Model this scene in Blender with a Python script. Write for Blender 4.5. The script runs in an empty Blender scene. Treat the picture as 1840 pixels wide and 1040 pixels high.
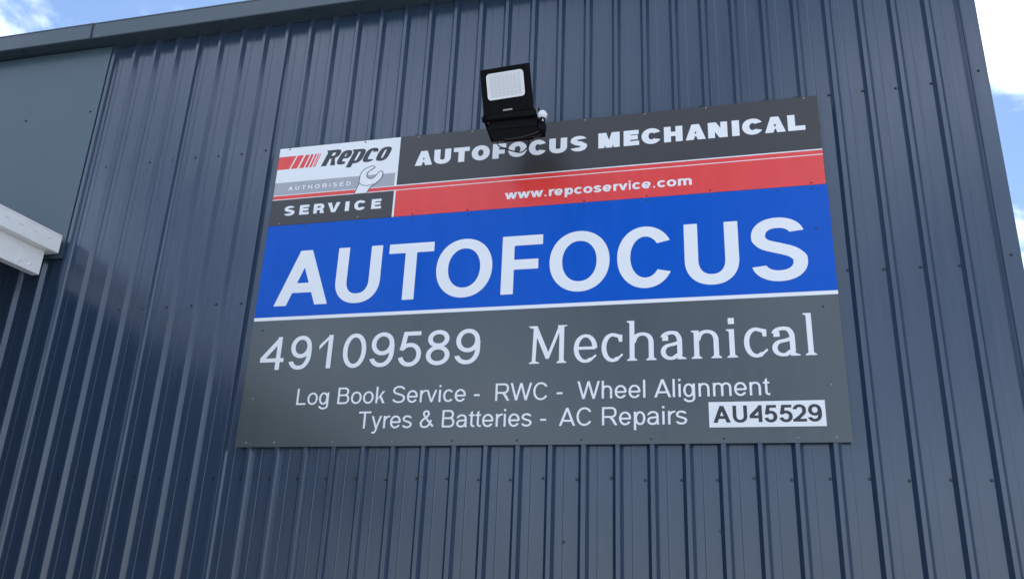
import bpy, math, random
import numpy as np
from mathutils import Vector, Matrix
from mathutils.geometry import tessellate_polygon

random.seed(7)
SC = bpy.context.scene
COL = SC.collection
Z0 = 2.525                      # height of the sign's lower edge above the ground; sign coordinates are added to it

# ------------------------------------------------------------------ camera
yaw, pit, rol = -0.2622, 0.3627, 0.0420
fw = Vector((math.sin(yaw)*math.cos(pit), math.cos(yaw)*math.cos(pit), math.sin(pit)))
rt = Vector((math.cos(yaw), -math.sin(yaw), 0))
up = rt.cross(fw)
r2 = math.cos(rol)*rt + math.sin(rol)*up
u2 = -math.sin(rol)*rt + math.cos(rol)*up
cam = bpy.data.objects.new('camera', bpy.data.cameras.new('camera'))
COL.objects.link(cam)
M = Matrix.Identity(4)
for i in range(3):
    M[i][0], M[i][1], M[i][2] = r2[i], u2[i], -fw[i]
M[0][3], M[1][3], M[2][3] = 2.927, -4.7813, -0.9254 + Z0
cam.matrix_world = M
cam.data.sensor_width = 36.0
cam.data.lens = 36.0*1554.7/1840.0
cam.data.clip_start = 0.05
cam.data.clip_end = 5000
SC.camera = cam

# ------------------------------------------------------------------ sky and sun (the sun stands behind the building)
SUN_EL, SUN_AZ = math.radians(62), math.radians(-10)
w = bpy.data.worlds.new('World'); SC.world = w; w.use_nodes = True
nt = w.node_tree; nt.nodes.clear()
N = nt.nodes.new; L = nt.links.new
out = N('ShaderNodeOutputWorld'); bg = N('ShaderNodeBackground'); L(bg.outputs[0], out.inputs[0])
bg.inputs[1].default_value = 0.12
sky = N('ShaderNodeTexSky'); sky.sky_type = 'NISHITA'; sky.sun_disc = False
sky.sun_elevation = SUN_EL; sky.sun_rotation = SUN_AZ
sky.air_density = 1.0; sky.dust_density = 0.25; sky.ozone_density = 3.0
tc = N('ShaderNodeTexCoord'); sep = N('ShaderNodeSeparateXYZ'); L(tc.outputs['Generated'], sep.inputs[0])
zc = N('ShaderNodeMath'); zc.operation = 'MAXIMUM'; zc.inputs[1].default_value = 0.0; L(sep.outputs[2], zc.inputs[0])
za = N('ShaderNodeMath'); za.operation = 'ADD'; za.inputs[1].default_value = 0.22; L(zc.outputs[0], za.inputs[0])
dx = N('ShaderNodeMath'); dx.operation = 'DIVIDE'; L(sep.outputs[0], dx.inputs[0]); L(za.outputs[0], dx.inputs[1])
dy = N('ShaderNodeMath'); dy.operation = 'DIVIDE'; L(sep.outputs[1], dy.inputs[0]); L(za.outputs[0], dy.inputs[1])
cb = N('ShaderNodeCombineXYZ'); L(dx.outputs[0], cb.inputs[0]); L(dy.outputs[0], cb.inputs[1])
CLOUD_W = 17.13261
n1 = N('ShaderNodeTexNoise'); n1.noise_dimensions = '4D'; n1.inputs['W'].default_value = CLOUD_W
n1.inputs['Scale'].default_value = 3.2; n1.inputs['Detail'].default_value = 9; n1.inputs['Roughness'].default_value = 0.56
n1.inputs['Distortion'].default_value = 0.35
L(cb.outputs[0], n1.inputs['Vector'])
cov = N('ShaderNodeMapRange'); cov.interpolation_type = 'SMOOTHSTEP'
cov.inputs['From Min'].default_value = 0.46; cov.inputs['From Max'].default_value = 0.60
L(n1.outputs['Fac'], cov.inputs['Value'])
n2 = N('ShaderNodeTexNoise'); n2.noise_dimensions = '4D'; n2.inputs['W'].default_value = CLOUD_W + 5
n2.inputs['Scale'].default_value = 4.0; n2.inputs['Detail'].default_value = 5
L(cb.outputs[0], n2.inputs['Vector'])
ccol = N('ShaderNodeMixRGB'); ccol.inputs[1].default_value = (8.4, 9.9, 12.8, 1); ccol.inputs[2].default_value = (13.5, 14.7, 16.8, 1)
L(n2.outputs['Fac'], ccol.inputs[0])
mixc = N('ShaderNodeMixRGB'); L(cov.outputs[0], mixc.inputs[0]); L(sky.outputs[0], mixc.inputs[1]); L(ccol.outputs[0], mixc.inputs[2])
L(mixc.outputs[0], bg.inputs[0])

sun = bpy.data.objects.new('sun', bpy.data.lights.new('sun', 'SUN')); COL.objects.link(sun)
sun.data.energy = 4.5; sun.data.angle = math.radians(0.5); sun.data.color = (1.0, 0.955, 0.88)
sd = Vector((math.sin(SUN_AZ)*math.cos(SUN_EL), math.cos(SUN_AZ)*math.cos(SUN_EL), math.sin(SUN_EL)))
sun.rotation_euler = sd.to_track_quat('Z', 'Y').to_euler()

SC.view_settings.view_transform = 'Standard'
SC.view_settings.look = 'None'
SC.view_settings.exposure = 0.66
SC.view_settings.gamma = 1.0
SC.view_settings.use_curve_mapping = False

# ------------------------------------------------------------------ materials
def mat(name, col, rough=0.4, spec=0.5, metal=0.0, coat=0.0, coat_rough=0.1, var=0.06, vscale=3.0, stretch=(1, 1, 1),
        bump=0.0, bscale=6.0, bstretch=(1, 1, 1), rvar=0.0, fine=0.0, emit=None):
    m = bpy.data.materials.new(name); m.use_nodes = True
    t = m.node_tree; b = t.nodes['Principled BSDF']
    b.inputs['Roughness'].default_value = rough; b.inputs['Metallic'].default_value = metal
    b.inputs['Specular IOR Level'].default_value = spec
    b.inputs['Coat Weight'].default_value = coat; b.inputs['Coat Roughness'].default_value = coat_rough
    g = t.nodes.new('ShaderNodeNewGeometry')
    mp = t.nodes.new('ShaderNodeMapping'); mp.inputs['Scale'].default_value = stretch
    t.links.new(g.outputs['Position'], mp.inputs['Vector'])
    n = t.nodes.new('ShaderNodeTexNoise'); n.inputs['Scale'].default_value = vscale; n.inputs['Detail'].default_value = 6
    n.inputs['Roughness'].default_value = 0.6
    t.links.new(mp.outputs[0], n.inputs['Vector'])
    mx = t.nodes.new('ShaderNodeMixRGB')
    mx.inputs[1].default_value = tuple(c*(1-var) for c in col) + (1,)
    mx.inputs[2].default_value = tuple(min(1, c*(1+var) + var*0.012) for c in col) + (1,)
    t.links.new(n.outputs['Fac'], mx.inputs[0]); t.links.new(mx.outputs[0], b.inputs['Base Color'])
    if rvar:
        mr = t.nodes.new('ShaderNodeMapRange')
        mr.inputs['From Min'].default_value = 0.3; mr.inputs['From Max'].default_value = 0.7
        mr.inputs['To Min'].default_value = max(0.02, rough-rvar); mr.inputs['To Max'].default_value = rough+rvar
        t.links.new(n.outputs['Fac'], mr.inputs['Value']); t.links.new(mr.outputs[0], b.inputs['Roughness'])
    if bump:
        mp2 = t.nodes.new('ShaderNodeMapping'); mp2.inputs['Scale'].default_value = bstretch
        t.links.new(g.outputs['Position'], mp2.inputs['Vector'])
        nb = t.nodes.new('ShaderNodeTexNoise'); nb.inputs['Scale'].default_value = bscale; nb.inputs['Detail'].default_value = 2
        t.links.new(mp2.outputs[0], nb.inputs['Vector'])
        bp = t.nodes.new('ShaderNodeBump'); bp.inputs['Strength'].default_value = 1.0; bp.inputs['Distance'].default_value = bump
        t.links.new(nb.outputs['Fac'], bp.inputs['Height']); t.links.new(bp.outputs[0], b.inputs['Normal'])
        if coat: t.links.new(bp.outputs[0], b.inputs['Coat Normal'])
    return m

MT = {}
MT['wall'] = mat('slate_blue_painted_steel', (0.024, 0.0445, 0.082), rough=0.22, spec=0.8, var=0.16, vscale=5, stretch=(6, 6, 0.35),
                 bump=0.0004, bscale=1.6, bstretch=(5, 1, 0.5), rvar=0.05)
MT['flat'] = mat('grey_blue_flat_steel', (0.048, 0.083, 0.105), rough=0.36, spec=0.6, var=0.12, vscale=3, stretch=(4, 4, 0.4), bump=0.0012, bscale=1.2, rvar=0.05)
MT['gutter'] = mat('grey_blue_gutter_steel', (0.045, 0.069, 0.087), rough=0.30, spec=0.6, var=0.10, vscale=5, stretch=(1, 1, 3), rvar=0.06)
MT['screw'] = mat('dark_screw_paint', (0.012, 0.018, 0.032), rough=0.45, var=0.2)
MT['steelscrew'] = mat('zinc_screw', (0.25, 0.27, 0.30), rough=0.45, metal=0.6, var=0.2, vscale=40)
MT['white'] = mat('white_vinyl', (0.78, 0.79, 0.80), rough=0.35, spec=0.4, var=0.025, vscale=6)
MT['black'] = mat('charcoal_print', (0.040, 0.038, 0.038), rough=0.30, spec=0.48, var=0.07, vscale=4, stretch=(2, 2, 0.6), rvar=0.02)
MT['grey'] = mat('slate_grey_print', (0.068, 0.082, 0.085), rough=0.20, spec=0.6, var=0.10, vscale=4, stretch=(3, 3, 0.5), rvar=0.05)
MT['blue'] = mat('royal_blue_print', (0.0, 0.088, 0.49), rough=0.22, spec=0.2, var=0.10, vscale=4, stretch=(3, 3, 0.5), rvar=0.05)
MT['red'] = mat('red_print', (0.74, 0.060, 0.055), rough=0.2, spec=0.4, var=0.10, vscale=4, stretch=(3, 3, 0.5), rvar=0.05)
MT['lgrey'] = mat('light_grey_print', (0.36, 0.37, 0.40), rough=0.25, var=0.03)
MT['ink'] = mat('dark_ink', (0.025, 0.027, 0.034), rough=0.3, var=0.05)
MT['aluedge'] = mat('panel_edge', (0.22, 0.23, 0.24), rough=0.4, metal=0.3, var=0.1)
MT['lampblack'] = mat('black_cast_aluminium', (0.004, 0.004, 0.0045), rough=0.55, spec=0.06, var=0.2, vscale=30)
MT['cable'] = mat('black_rubber', (0.010, 0.010, 0.011), rough=0.5, var=0.1)
MT['lens'] = mat('frosted_lens', (0.74, 0.75, 0.75), rough=0.12, spec=0.5, var=0.03)
MT['led'] = mat('led_lens_array', (0.62, 0.63, 0.65), rough=0.2, spec=0.5, var=0.05, vscale=60)
MT['whiteplastic'] = mat('white_plastic', (0.72, 0.74, 0.77), rough=0.3, var=0.03)
MT['awnwhite'] = mat('white_gutter_paint', (0.83, 0.83, 0.815), rough=0.35, spec=0.45, var=0.10, vscale=9, stretch=(1, 1, 2), rvar=0.08)
MT['awndark'] = mat('weathered_grey_sheet', (0.060, 0.062, 0.066), rough=0.6, var=0.25, vscale=4)
MT['gal'] = mat('galvanised_steel', (0.30, 0.31, 0.32), rough=0.45, metal=0.7, var=0.2, vscale=12)
MT['ground'] = mat('worn_concrete', (0.34, 0.335, 0.325), rough=0.85, spec=0.3, var=0.22, vscale=0.8, bump=0.004, bscale=20)
MT['roof'] = mat('roof_sheet', (0.055, 0.07, 0.085), rough=0.4, var=0.1)

# ------------------------------------------------------------------ helpers
def link(o, parent=None):
    COL.objects.link(o)
    if parent is not None: o.parent = parent
    return o
def empty(name, loc, label=None, cat=None, group=None):
    o = bpy.data.objects.new(name, None); o.location = loc; o.empty_display_size = 0.1
    link(o); tag(o, label, cat, group)
    return o
def tag(o, label=None, cat=None, group=None, kind=None):
    if label: o['label'] = label
    if cat: o['category'] = cat
    if group: o['group'] = group
    if kind: o['kind'] = kind
    return o
def wloc(o):
    v = Vector((0, 0, 0))
    while o is not None:
        v += o.location; o = o.parent
    return v
def obj(name, verts, faces, m, parent=None, smooth=False, local=False):
    """verts in world coordinates (Z already absolute) unless local"""
    off = wloc(parent) if (parent is not None and not local) else Vector((0, 0, 0))
    me = bpy.data.meshes.new(name)
    me.from_pydata([(v[0]-off.x, v[1]-off.y, v[2]-off.z) for v in verts], [], faces)
    me.materials.append(MT[m]); me.update()
    if smooth: me.polygons.foreach_set('use_smooth', [True]*len(me.polygons))
    return link(bpy.data.objects.new(name, me), parent)
class MB:
    def __init__(s): s.v = []; s.f = []
    def add(s, v, f):
        n = len(s.v); s.v += [tuple(p) for p in v]; s.f += [tuple(i+n for i in q) for q in f]; return s
    def box(s, x0, x1, y0, y1, z0, z1):
        return s.add([(x0, y0, z0), (x1, y0, z0), (x1, y1, z0), (x0, y1, z0), (x0, y0, z1), (x1, y0, z1), (x1, y1, z1), (x0, y1, z1)],
                     [(0, 3, 2, 1), (4, 5, 6, 7), (0, 1, 5, 4), (1, 2, 6, 5), (2, 3, 7, 6), (3, 0, 4, 7)])
    def bbox(s, x0, x1, y0, y1, z0, z1, b=0.004):
        """bevelled box"""
        V = []; idx = {}
        for i, (sx, X) in enumerate(((1, x0), (-1, x1))):
            for j, (sy, Y) in enumerate(((1, y0), (-1, y1))):
                for k, (sz, Zz) in enumerate(((1, z0), (-1, z1))):
                    idx[i, j, k] = len(V)
                    V += [(X, Y+sy*b, Zz+sz*b), (X+sx*b, Y, Zz+sz*b), (X+sx*b, Y+sy*b, Zz)]
        F = []
        g = lambda i, j, k, a: idx[i, j, k]+a
        for i in (0, 1): F.append([g(i, 0, 0, 0), g(i, 1, 0, 0), g(i, 1, 1, 0), g(i, 0, 1, 0)][::(-1 if i == 0 else 1)])
        for j in (0, 1): F.append([g(0, j, 0, 1), g(1, j, 0, 1), g(1, j, 1, 1), g(0, j, 1, 1)][::(1 if j == 0 else -1)])
        for k in (0, 1): F.append([g(0, 0, k, 2), g(1, 0, k, 2), g(1, 1, k, 2), g(0, 1, k, 2)][::(-1 if k == 0 else 1)])
        for i in (0, 1):
            for j in (0, 1): F.append([g(i, j, 0, 0), g(i, j, 1, 0), g(i, j, 1, 1), g(i, j, 0, 1)])
            for k in (0, 1): F.append([g(i, 0, k, 0), g(i, 1, k, 0), g(i, 1, k, 2), g(i, 0, k, 2)])
        for j in (0, 1):
            for k in (0, 1): F.append([g(0, j, k, 1), g(1, j, k, 1), g(1, j, k, 2), g(0, j, k, 2)])
        for kk in idx: F.append([idx[kk], idx[kk]+1, idx[kk]+2])
        return s.add(V, F)
    def cyl(s, c, axis, r, h, n=12, r1=None):
        r1 = r if r1 is None else r1
        a = Vector(axis).normalized(); t = a.orthogonal().normalized(); b = a.cross(t); c = Vector(c)
        V = []
        for hh, rr in ((0, r), (h, r1)):
            for i in range(n):
                q = 2*math.pi*i/n; V.append(c+a*hh+(t*math.cos(q)+b*math.sin(q))*rr)
        F = [(i, (i+1) % n, n+(i+1) % n, n+i) for i in range(n)] + [tuple(range(n))[::-1], tuple(range(n, 2*n))]
        return s.add(V, F)
    def tube(s, pts, r, n=8):
        pts = [Vector(p) for p in pts]; V = []; F = []
        for i, p in enumerate(pts):
            d = (pts[min(i+1, len(pts)-1)]-pts[max(i-1, 0)]).normalized()
            t = d.cross(Vector((0.3, 0.9, 0.2))).normalized(); b = d.cross(t)
            for k in range(n):
                q = 2*math.pi*k/n; V.append(p+(t*math.cos(q)+b*math.sin(q))*r)
        for i in range(len(pts)-1):
            for k in range(n):
                F.append((i*n+k, i*n+(k+1) % n, (i+1)*n+(k+1) % n, (i+1)*n+k))
        F += [tuple(range(n))[::-1], tuple(range((len(pts)-1)*n, len(pts)*n))]
        return s.add(V, F)
    def dome(s, c, axis, r, h, n=16, rings=5):
        a = Vector(axis).normalized(); t = a.orthogonal().normalized(); b = a.cross(t); c = Vector(c); V = []; F = []
        for j in range(rings):
            q = j/rings*math.pi/2
            for i in range(n):
                p = 2*math.pi*i/n; V.append(c+a*(h*math.sin(q))+(t*math.cos(p)+b*math.sin(p))*(r*math.cos(q)))
        V.append(c+a*h)
        for j in range(rings-1):
            for i in range(n): F.append((j*n+i, j*n+(i+1) % n, (j+1)*n+(i+1) % n, (j+1)*n+i))
        for i in range(n): F.append(((rings-1)*n+i, (rings-1)*n+(i+1) % n, rings*n))
        F.append(tuple(range(n))[::-1])
        return s.add(V, F)
    def extrude_x(s, prof, x0, x1, closed=True):
        n = len(prof)
        V = [(x0, y, z) for y, z in prof]+[(x1, y, z) for y, z in prof]
        F = [(i, (i+1) % n, n+(i+1) % n, n+i) for i in range(n if closed else n-1)]
        if closed: F += [tuple(range(n))[::-1], tuple(range(n, 2*n))]
        return s.add(V, F)
    def obj(s, name, m, parent=None, smooth=False, xf=None):
        v = [xf @ Vector(p) for p in s.v] if xf is not None else s.v
        return obj(name, v, s.f, m, parent, smooth)

# ------------------------------------------------------------------ ground
g = obj('ground', [(-1500, -1500, 0), (1500, -1500, 0), (1500, 1500, 0), (-1500, 1500, 0)], [(0, 1, 2, 3)], 'ground')
g['kind'] = 'structure'

# ------------------------------------------------------------------ building
PITCH = 0.1905
CORNER = 4.455
ROOFZ = Z0+3.30
BLD = empty('workshop_building', (CORNER, 0, 0), 'slate blue ribbed metal workshop with grey gutter, carrying the big sign', 'building')
PAN, CREST = 0.031, 0.0015          # depth of the pans and of the rib crests behind the sign's back
def sheet_profile(i0):
    """ribbed sheet from rib i0 (lapped under its neighbour) to rib i0+4, which laps over the next sheet"""
    P = []
    c = i0*PITCH
    P += [(c-0.0105, CREST+0.0015), (c+0.0105, CREST+0.0015), (c+0.0118, CREST+0.0035), (c+0.030, PAN-0.001), (c+0.0315, PAN)]
    for k in range(1, 5):
        c0 = (i0+k-1)*PITCH; c = (i0+k)*PITCH
        # two shallow flutes in the pan
        for fx, fd in ((0.078, 0.0010),):
            x = c0+fx
            P += [(x-0.005, PAN), (x-0.002, PAN-fd), (x+0.002, PAN-fd), (x+0.005, PAN)]
        o = 0.0016 if k == 4 else 0.0
        P += [(c-0.0315-o, PAN), (c-0.030-o, PAN-0.001), (c-0.0120-o, CREST+0.0012-o), (c-0.0108-o, CREST-o), (c+0.0108+o, CREST-o), (c+0.0120+o, CREST+0.0012-o)]
        if k < 4: P += [(c+0.030, PAN-0.001), (c+0.0315, PAN)]
        else: P += [(c+0.022, PAN-0.0125)]
    return P
X_FIRST = -45
sheets = {}
for i0 in range(X_FIRST, 20, 4):
    P = [q for q in sheet_profile(i0) if q[0] < CORNER-0.06]
    zs = [0.05, ROOFZ]
    V = [(x, y, z) for z in zs for x, y in P]; n = len(P)
    F = [(i, i+1, n+i+1, n+i) for i in range(n-1)]
    o = obj('wall_sheet', V, F, 'wall', BLD)
    sheets[i0] = o
# screws: a hexagon head on a washer, one mesh shared by all
s = MB().cyl((0, 0, 0), (0, -1, 0), 0.0085, 0.002, 12); s.cyl((0, -0.002, 0), (0, -1, 0), 0.0060, 0.005, 6)
SCREW = bpy.data.meshes.new('screw'); SCREW.from_pydata(s.v, [], s.f); SCREW.materials.append(MT['screw'])
def screw(x, y, z, parent, mesh=SCREW):
    o = bpy.data.objects.new('screw', mesh); o.location = Vector((x, y, z))-wloc(parent); link(o, parent); return o
for i in range(-19, 23):
    par = sheets[X_FIRST+4*((i-1-X_FIRST)//4)]
    for z in (2.127, 0.968, -0.187):
        if -0.09 < i*PITCH-0.04 < 3.51 and 0 < z < 2.1: continue        # hidden behind the sign
        if i <= -9 and z > 1.2: continue
        screw(i*PITCH-0.040+random.uniform(-.003, .003), PAN, Z0+z+random.uniform(-.006, .006), par)
screw(1.985, PAN, Z0-0.525, sheets[7]); screw(2.822, PAN, Z0-0.455, sheets[11])

# corner flashing
fl = [(CORNER-0.108, PAN-0.004), (CORNER-0.106, PAN-0.006), (CORNER-0.083, -0.002), (CORNER-0.080, -0.004), (CORNER-0.003, -0.004), (CORNER, -0.001),
      (CORNER, 0.10), (CORNER-0.02, 0.125), (CORNER-0.02, 0.13)]
n = len(fl)
cf = obj('corner_flashing', [(x, y, z) for z in (0.05, ROOFZ+0.02) for x, y in fl], [(i, i+1, n+i+1, n+i) for i in range(n-1)], 'wall', BLD)
for z in (2.165, 1.00, -0.16): screw(4.406, -0.004, Z0+z, cf)
# side, back walls and roof (out of the frame, they keep the sun off the front)
obj('side_wall', [(CORNER-0.022, 0.13, 0.0), (CORNER-0.022, 14, 0.0), (CORNER-0.022, 14, ROOFZ+1.0), (CORNER-0.022, 0.13, ROOFZ)], [(0, 1, 2, 3)], 'wall', BLD)
obj('back_wall', [(CORNER-0.03, 14, 0), (-16, 14, 0), (-16, 14, ROOFZ+1), (CORNER-0.03, 14, ROOFZ+1)], [(0, 1, 2, 3)], 'wall', BLD)
obj('end_wall', [(-8.5, 0.07, 0), (-16, 0.07, 0), (-16, 0.07, ROOFZ), (-8.5, 0.07, ROOFZ)], [(0, 1, 2, 3)], 'wall', BLD)
mb = MB(); mb.extrude_x([(-0.06, ROOFZ+0.03), (14.1, ROOFZ+1.04), (14.1, ROOFZ+1.07), (-0.06, ROOFZ+0.06)], -16, CORNER+0.02)
mb.obj('roof', 'roof', BLD)
# eaves gutter in two lengths, meeting in a butt joint
GB, GT = Z0+3.222, Z0+3.362
def gutter(x0, x1, dz=0.0, dy=0.0):
    prof = [(0.028, GB+dz), (-0.112+dy, GB+dz), (-0.118+dy, GB+0.006+dz), (-0.124+dy, GT-0.012+dz), (-0.128+dy, GT-0.008+dz), (-0.128+dy, GT+dz), (-0.118+dy, GT+dz),
            (-0.116+dy, GB+0.012+dz), (-0.110+dy, GB+0.009+dz), (0.022, GB+0.009+dz), (0.022, GT+0.02+dz), (0.028, GT+0.02+dz)]
    return MB().extrude_x(prof, x0, x1).obj('gutter', 'gutter', BLD)
gutter(-12.0, -1.861, 0.0015, -0.001)
gutter(-1.858, CORNER+0.015)
MB().extrude_x([(-0.129, GT+0.0015), (-0.1305, GT-0.001), (-0.1255, GB+0.005), (-0.1245, GB+0.004)], -1.866, -1.853).obj('joint_strip', 'screw', BLD)
# flat infill sheet on the left above the awning
PX = -1.738
fp = MB(); fp.add([(PX, 0.030, Z0+1.38), (PX, 0.030, Z0+3.215), (PX, -0.006, Z0+3.212), (PX, -0.006, Z0+1.38), (-7.0, -0.006, Z0+1.38), (-7.0, -0.006, Z0+3.212)],
                  [(0, 1, 2, 3), (3, 2, 5, 4)])
fpo = fp.obj('flat_panel', 'flat', BLD)
for x, z in ((-2.395, 2.60), (-1.800, 2.615), (-3.0, 2.60), (-2.395, 1.70)): screw(x, -0.006, Z0+z, fpo)

# ------------------------------------------------------------------ awning on the left
th = math.radians(-5.3)
AD = Vector((math.sin(th), -math.cos(th), 0)); AM = Vector((math.cos(th), math.sin(th), 0))
AO = Vector((-1.733, -0.05, Z0))
AW = empty('awning', (AO.x, AO.y, 0), 'white edged awning with slotted gutter reaching out from the wall at left', 'awning')
# local frame: x = out of the wall along the gutter, y = away from the gutter's face (to the left), z = up
XF = Matrix.Translation(AO) @ Matrix(((AD.x, -AM.x, 0, 0), (AD.y, -AM.y, 0, 0), (0, 0, 1, 0), (0, 0, 0, 1)))
AL = 20.0
gp = [(0.0, 1.402), (0.0, 1.522), (-0.004, 1.526), (-0.004, 1.536), (0.010, 1.536), (0.010, 1.412), (0.115, 1.412), (0.115, 1.53), (0.121, 1.53), (0.121, 1.398), (0.004, 1.398)]
mb = MB().extrude_x(gp, 0.002, AL)
go = mb.obj('gutter', 'awnwhite', AW, xf=XF)
mb = MB().extrude_x([(0.001, 1.402), (0.001, 1.53), (0.12, 1.53), (0.12, 1.400)], -0.003, 0.0015)
mb.obj('gutter_end', 'awnwhite', AW, xf=XF)
for k in range(40):
    x = 0.10+0.118*k
    MB().bbox(x-0.017, x+0.017, -0.0012, 0.002, 1.470, 1.4765, 0.0005).obj('slot', 'led', go, xf=XF)
# the channel beam under the gutter with its bolts
BB = 0.068
bm = [(BB, 1.218), (BB, 1.396), (BB+0.065, 1.396), (BB+0.065, 1.388), (BB+0.008, 1.388), (BB+0.008, 1.226), (BB+0.065, 1.226), (BB+0.065, 1.218)]
bo = MB().extrude_x(bm, 0.055, AL).obj('beam', 'awnwhite', AW, xf=XF)
for k in range(18):
    for x in (0.150, 0.236):
        xx = x+1.1*k
        MB().dome((xx, BB, 1.262), (0, -1, 0), 0.011, 0.008, 12, 4).obj('bolt', 'awnwhite', bo, True, xf=XF)
# ribbed roof sheets, with purlins below
for k in range(26):
    x0 = 0.01+0.762*k; pr = []
    for j in range(4):
        c = x0+0.1905*j
        pr += [(c, 0), (c+0.10, 0), (c+0.115, 0.028), (c+0.145, 0.028), (c+0.16, 0)]
    pr.append((x0+0.762, 0))
    V = []; n = len(pr)
    for yy, sl in ((0.07, 0.0), (7.5, 0.45)):
        V += [(x, yy, 1.545+h+sl) for x, h in pr]
    MB().add(V, [(i, i+1, n+i+1, n+i) for i in range(n-1)]).obj('roof_sheet', 'awndark', AW, xf=XF)
for k in range(7):
    y = 0.5+1.1*k
    MB().box(0.03, AL, y, y+0.06, 1.42+0.06*y, 1.53+0.06*y).obj('purlin', 'awndark', AW, xf=XF)
for x in (4.4, 8.7, 12.9, 17.2, 19.9):
    p = MB().box(x-0.045, x+0.045, BB+0.068, BB+0.158, -Z0, 1.40)
    p.obj('post', 'awnwhite', AW, xf=XF)

# the shed that the awning leans on, left of the frame
SH = empty('neighbouring_shed', (AO.x, AO.y, 0), 'dark metal shed under the far side of the white awning', 'shed')
V = []; F = []; k = 0; x = 0.3
while x < 24:
    V += [(x, 7.55, -Z0), (x, 7.55, 2.6), (x+0.10, 7.55, -Z0), (x+0.10, 7.55, 2.6), (x+0.12, 7.525, -Z0), (x+0.12, 7.525, 2.6), (x+0.17, 7.525, -Z0), (x+0.17, 7.525, 2.6)]; x += 0.19
n = len(V)//2
obj('wall', [XF @ Vector(p) for p in V], [(2*i, 2*i+2, 2*i+3, 2*i+1) for i in range(n-1)], 'awndark', SH)
MB().extrude_x([(7.3, 2.58), (7.3, 2.64), (14, 3.3), (14, 3.2)], 0.2, 24.2).obj('roof', 'roof', SH, xf=XF)
MB().box(0.35, 24.1, 7.62, 13.9, -Z0, 2.45).obj('body', 'awndark', SH, xf=XF)

# ------------------------------------------------------------------ lettering: outlines from strokes, by contouring a distance field
class G:
    """collects the strokes of one character; cap height is 1"""
    def __init__(s): s.pos = []; s.neg = []
    def r(s, x0, y0, x1, y1): s.pos.append(('p', np.array([(x0, y0), (x1, y0), (x1, y1), (x0, y1)], float))); return s
    def p(s, *pts): s.pos.append(('p', np.array(pts, float))); return s
    def n(s, *pts): s.neg.append(('p', np.array(pts, float))); return s
    def st(s, pts, w, t, c0=None, c1=None, closed=False): s.pos.append(('s', np.array(pts, float), w, t, c0, c1, closed)); return s
def arc(cx, cy, rx, ry, a0, a1, n=2.0, k=28):
    a = np.radians(np.linspace(a0, a1, k)); c, q = np.cos(a), np.sin(a)
    return np.stack([cx+rx*np.sign(c)*np.abs(c)**(2/n), cy+ry*np.sign(q)*np.abs(q)**(2/n)], 1)
def cat(*a): return np.concatenate([np.array(x, float).reshape(-1, 2) for x in a])
def spline(pts, k=8):
    P = np.array(pts, float); P = np.concatenate([[2*P[0]-P[1]], P, [2*P[-1]-P[-2]]]); o = []
    for i in range(1, len(P)-2):
        for t in np.linspace(0, 1, k, endpoint=False):
            o.append(0.5*(2*P[i]+(P[i+1]-P[i-1])*t+(2*P[i-1]-5*P[i]+4*P[i+1]-P[i+2])*t*t+(3*P[i]-P[i-1]-3*P[i+1]+P[i+2])*t**3))
    o.append(P[-2]); return np.array(o)
def segd(X, Y, A, B):
    dx, dy = B[0]-A[0], B[1]-A[1]; l = dx*dx+dy*dy+1e-12
    t = np.clip(((X-A[0])*dx+(Y-A[1])*dy)/l, 0, 1)
    return np.hypot(X-A[0]-t*dx, Y-A[1]-t*dy)
def sdf(prim, X, Y):
    if prim[0] == 'p':
        P = prim[1]; d = np.full(X.shape, 9.0); ins = np.zeros(X.shape, bool)
        for i in range(len(P)):
            A, B = P[i], P[(i+1) % len(P)]
            d = np.minimum(d, segd(X, Y, A, B))
            if A[1] != B[1]:
                c = ((A[1] > Y) != (B[1] > Y)) & (X < (B[0]-A[0])*(Y-A[1])/(B[1]-A[1])+A[0]); ins ^= c
        return np.where(ins, -d, d)
    _, P, w_, t_, c0, c1, closed = prim
    q = w_/t_
    E0, E1 = (P[0], P[1]), (P[-1], P[-2])
    if not closed:
        if c0 is not None: P = np.concatenate([[P[0]+(P[0]-P[1])/np.linalg.norm(P[0]-P[1])*w_*0.8], P])
        if c1 is not None: P = np.concatenate([P, [P[-1]+(P[-1]-P[-2])/np.linalg.norm(P[-1]-P[-2])*w_*0.8]])
    Yq = Y*q; Q = P*np.array([1, q]); d = np.full(X.shape, 9.0); which = np.zeros(X.shape, int)
    m = len(Q) if closed else len(Q)-1
    for i in range(m):
        e = segd(X, Yq, Q[i], Q[(i+1) % len(Q)]); b = e < d; d = np.where(b, e, d); which = np.where(b, i, which)
    d = d-w_/2
    if not closed:
        for end, cut in ((0, c0), (1, c1)):
            A, B = E0 if end == 0 else E1
            v = (A-B)*np.array([1, q]) if cut is None else np.array(cut, float)*np.array([1, 1/q if cut is not None else 1])
            v = v/np.linalg.norm(v)
            pd = (X-A[0])*v[0]+(Yq-A[1]*q)*v[1]
            near = (which < 0.25*m) if end == 0 else (which >= 0.75*m)
            d = np.where(near, np.maximum(d, pd), d)
    return d
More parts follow.
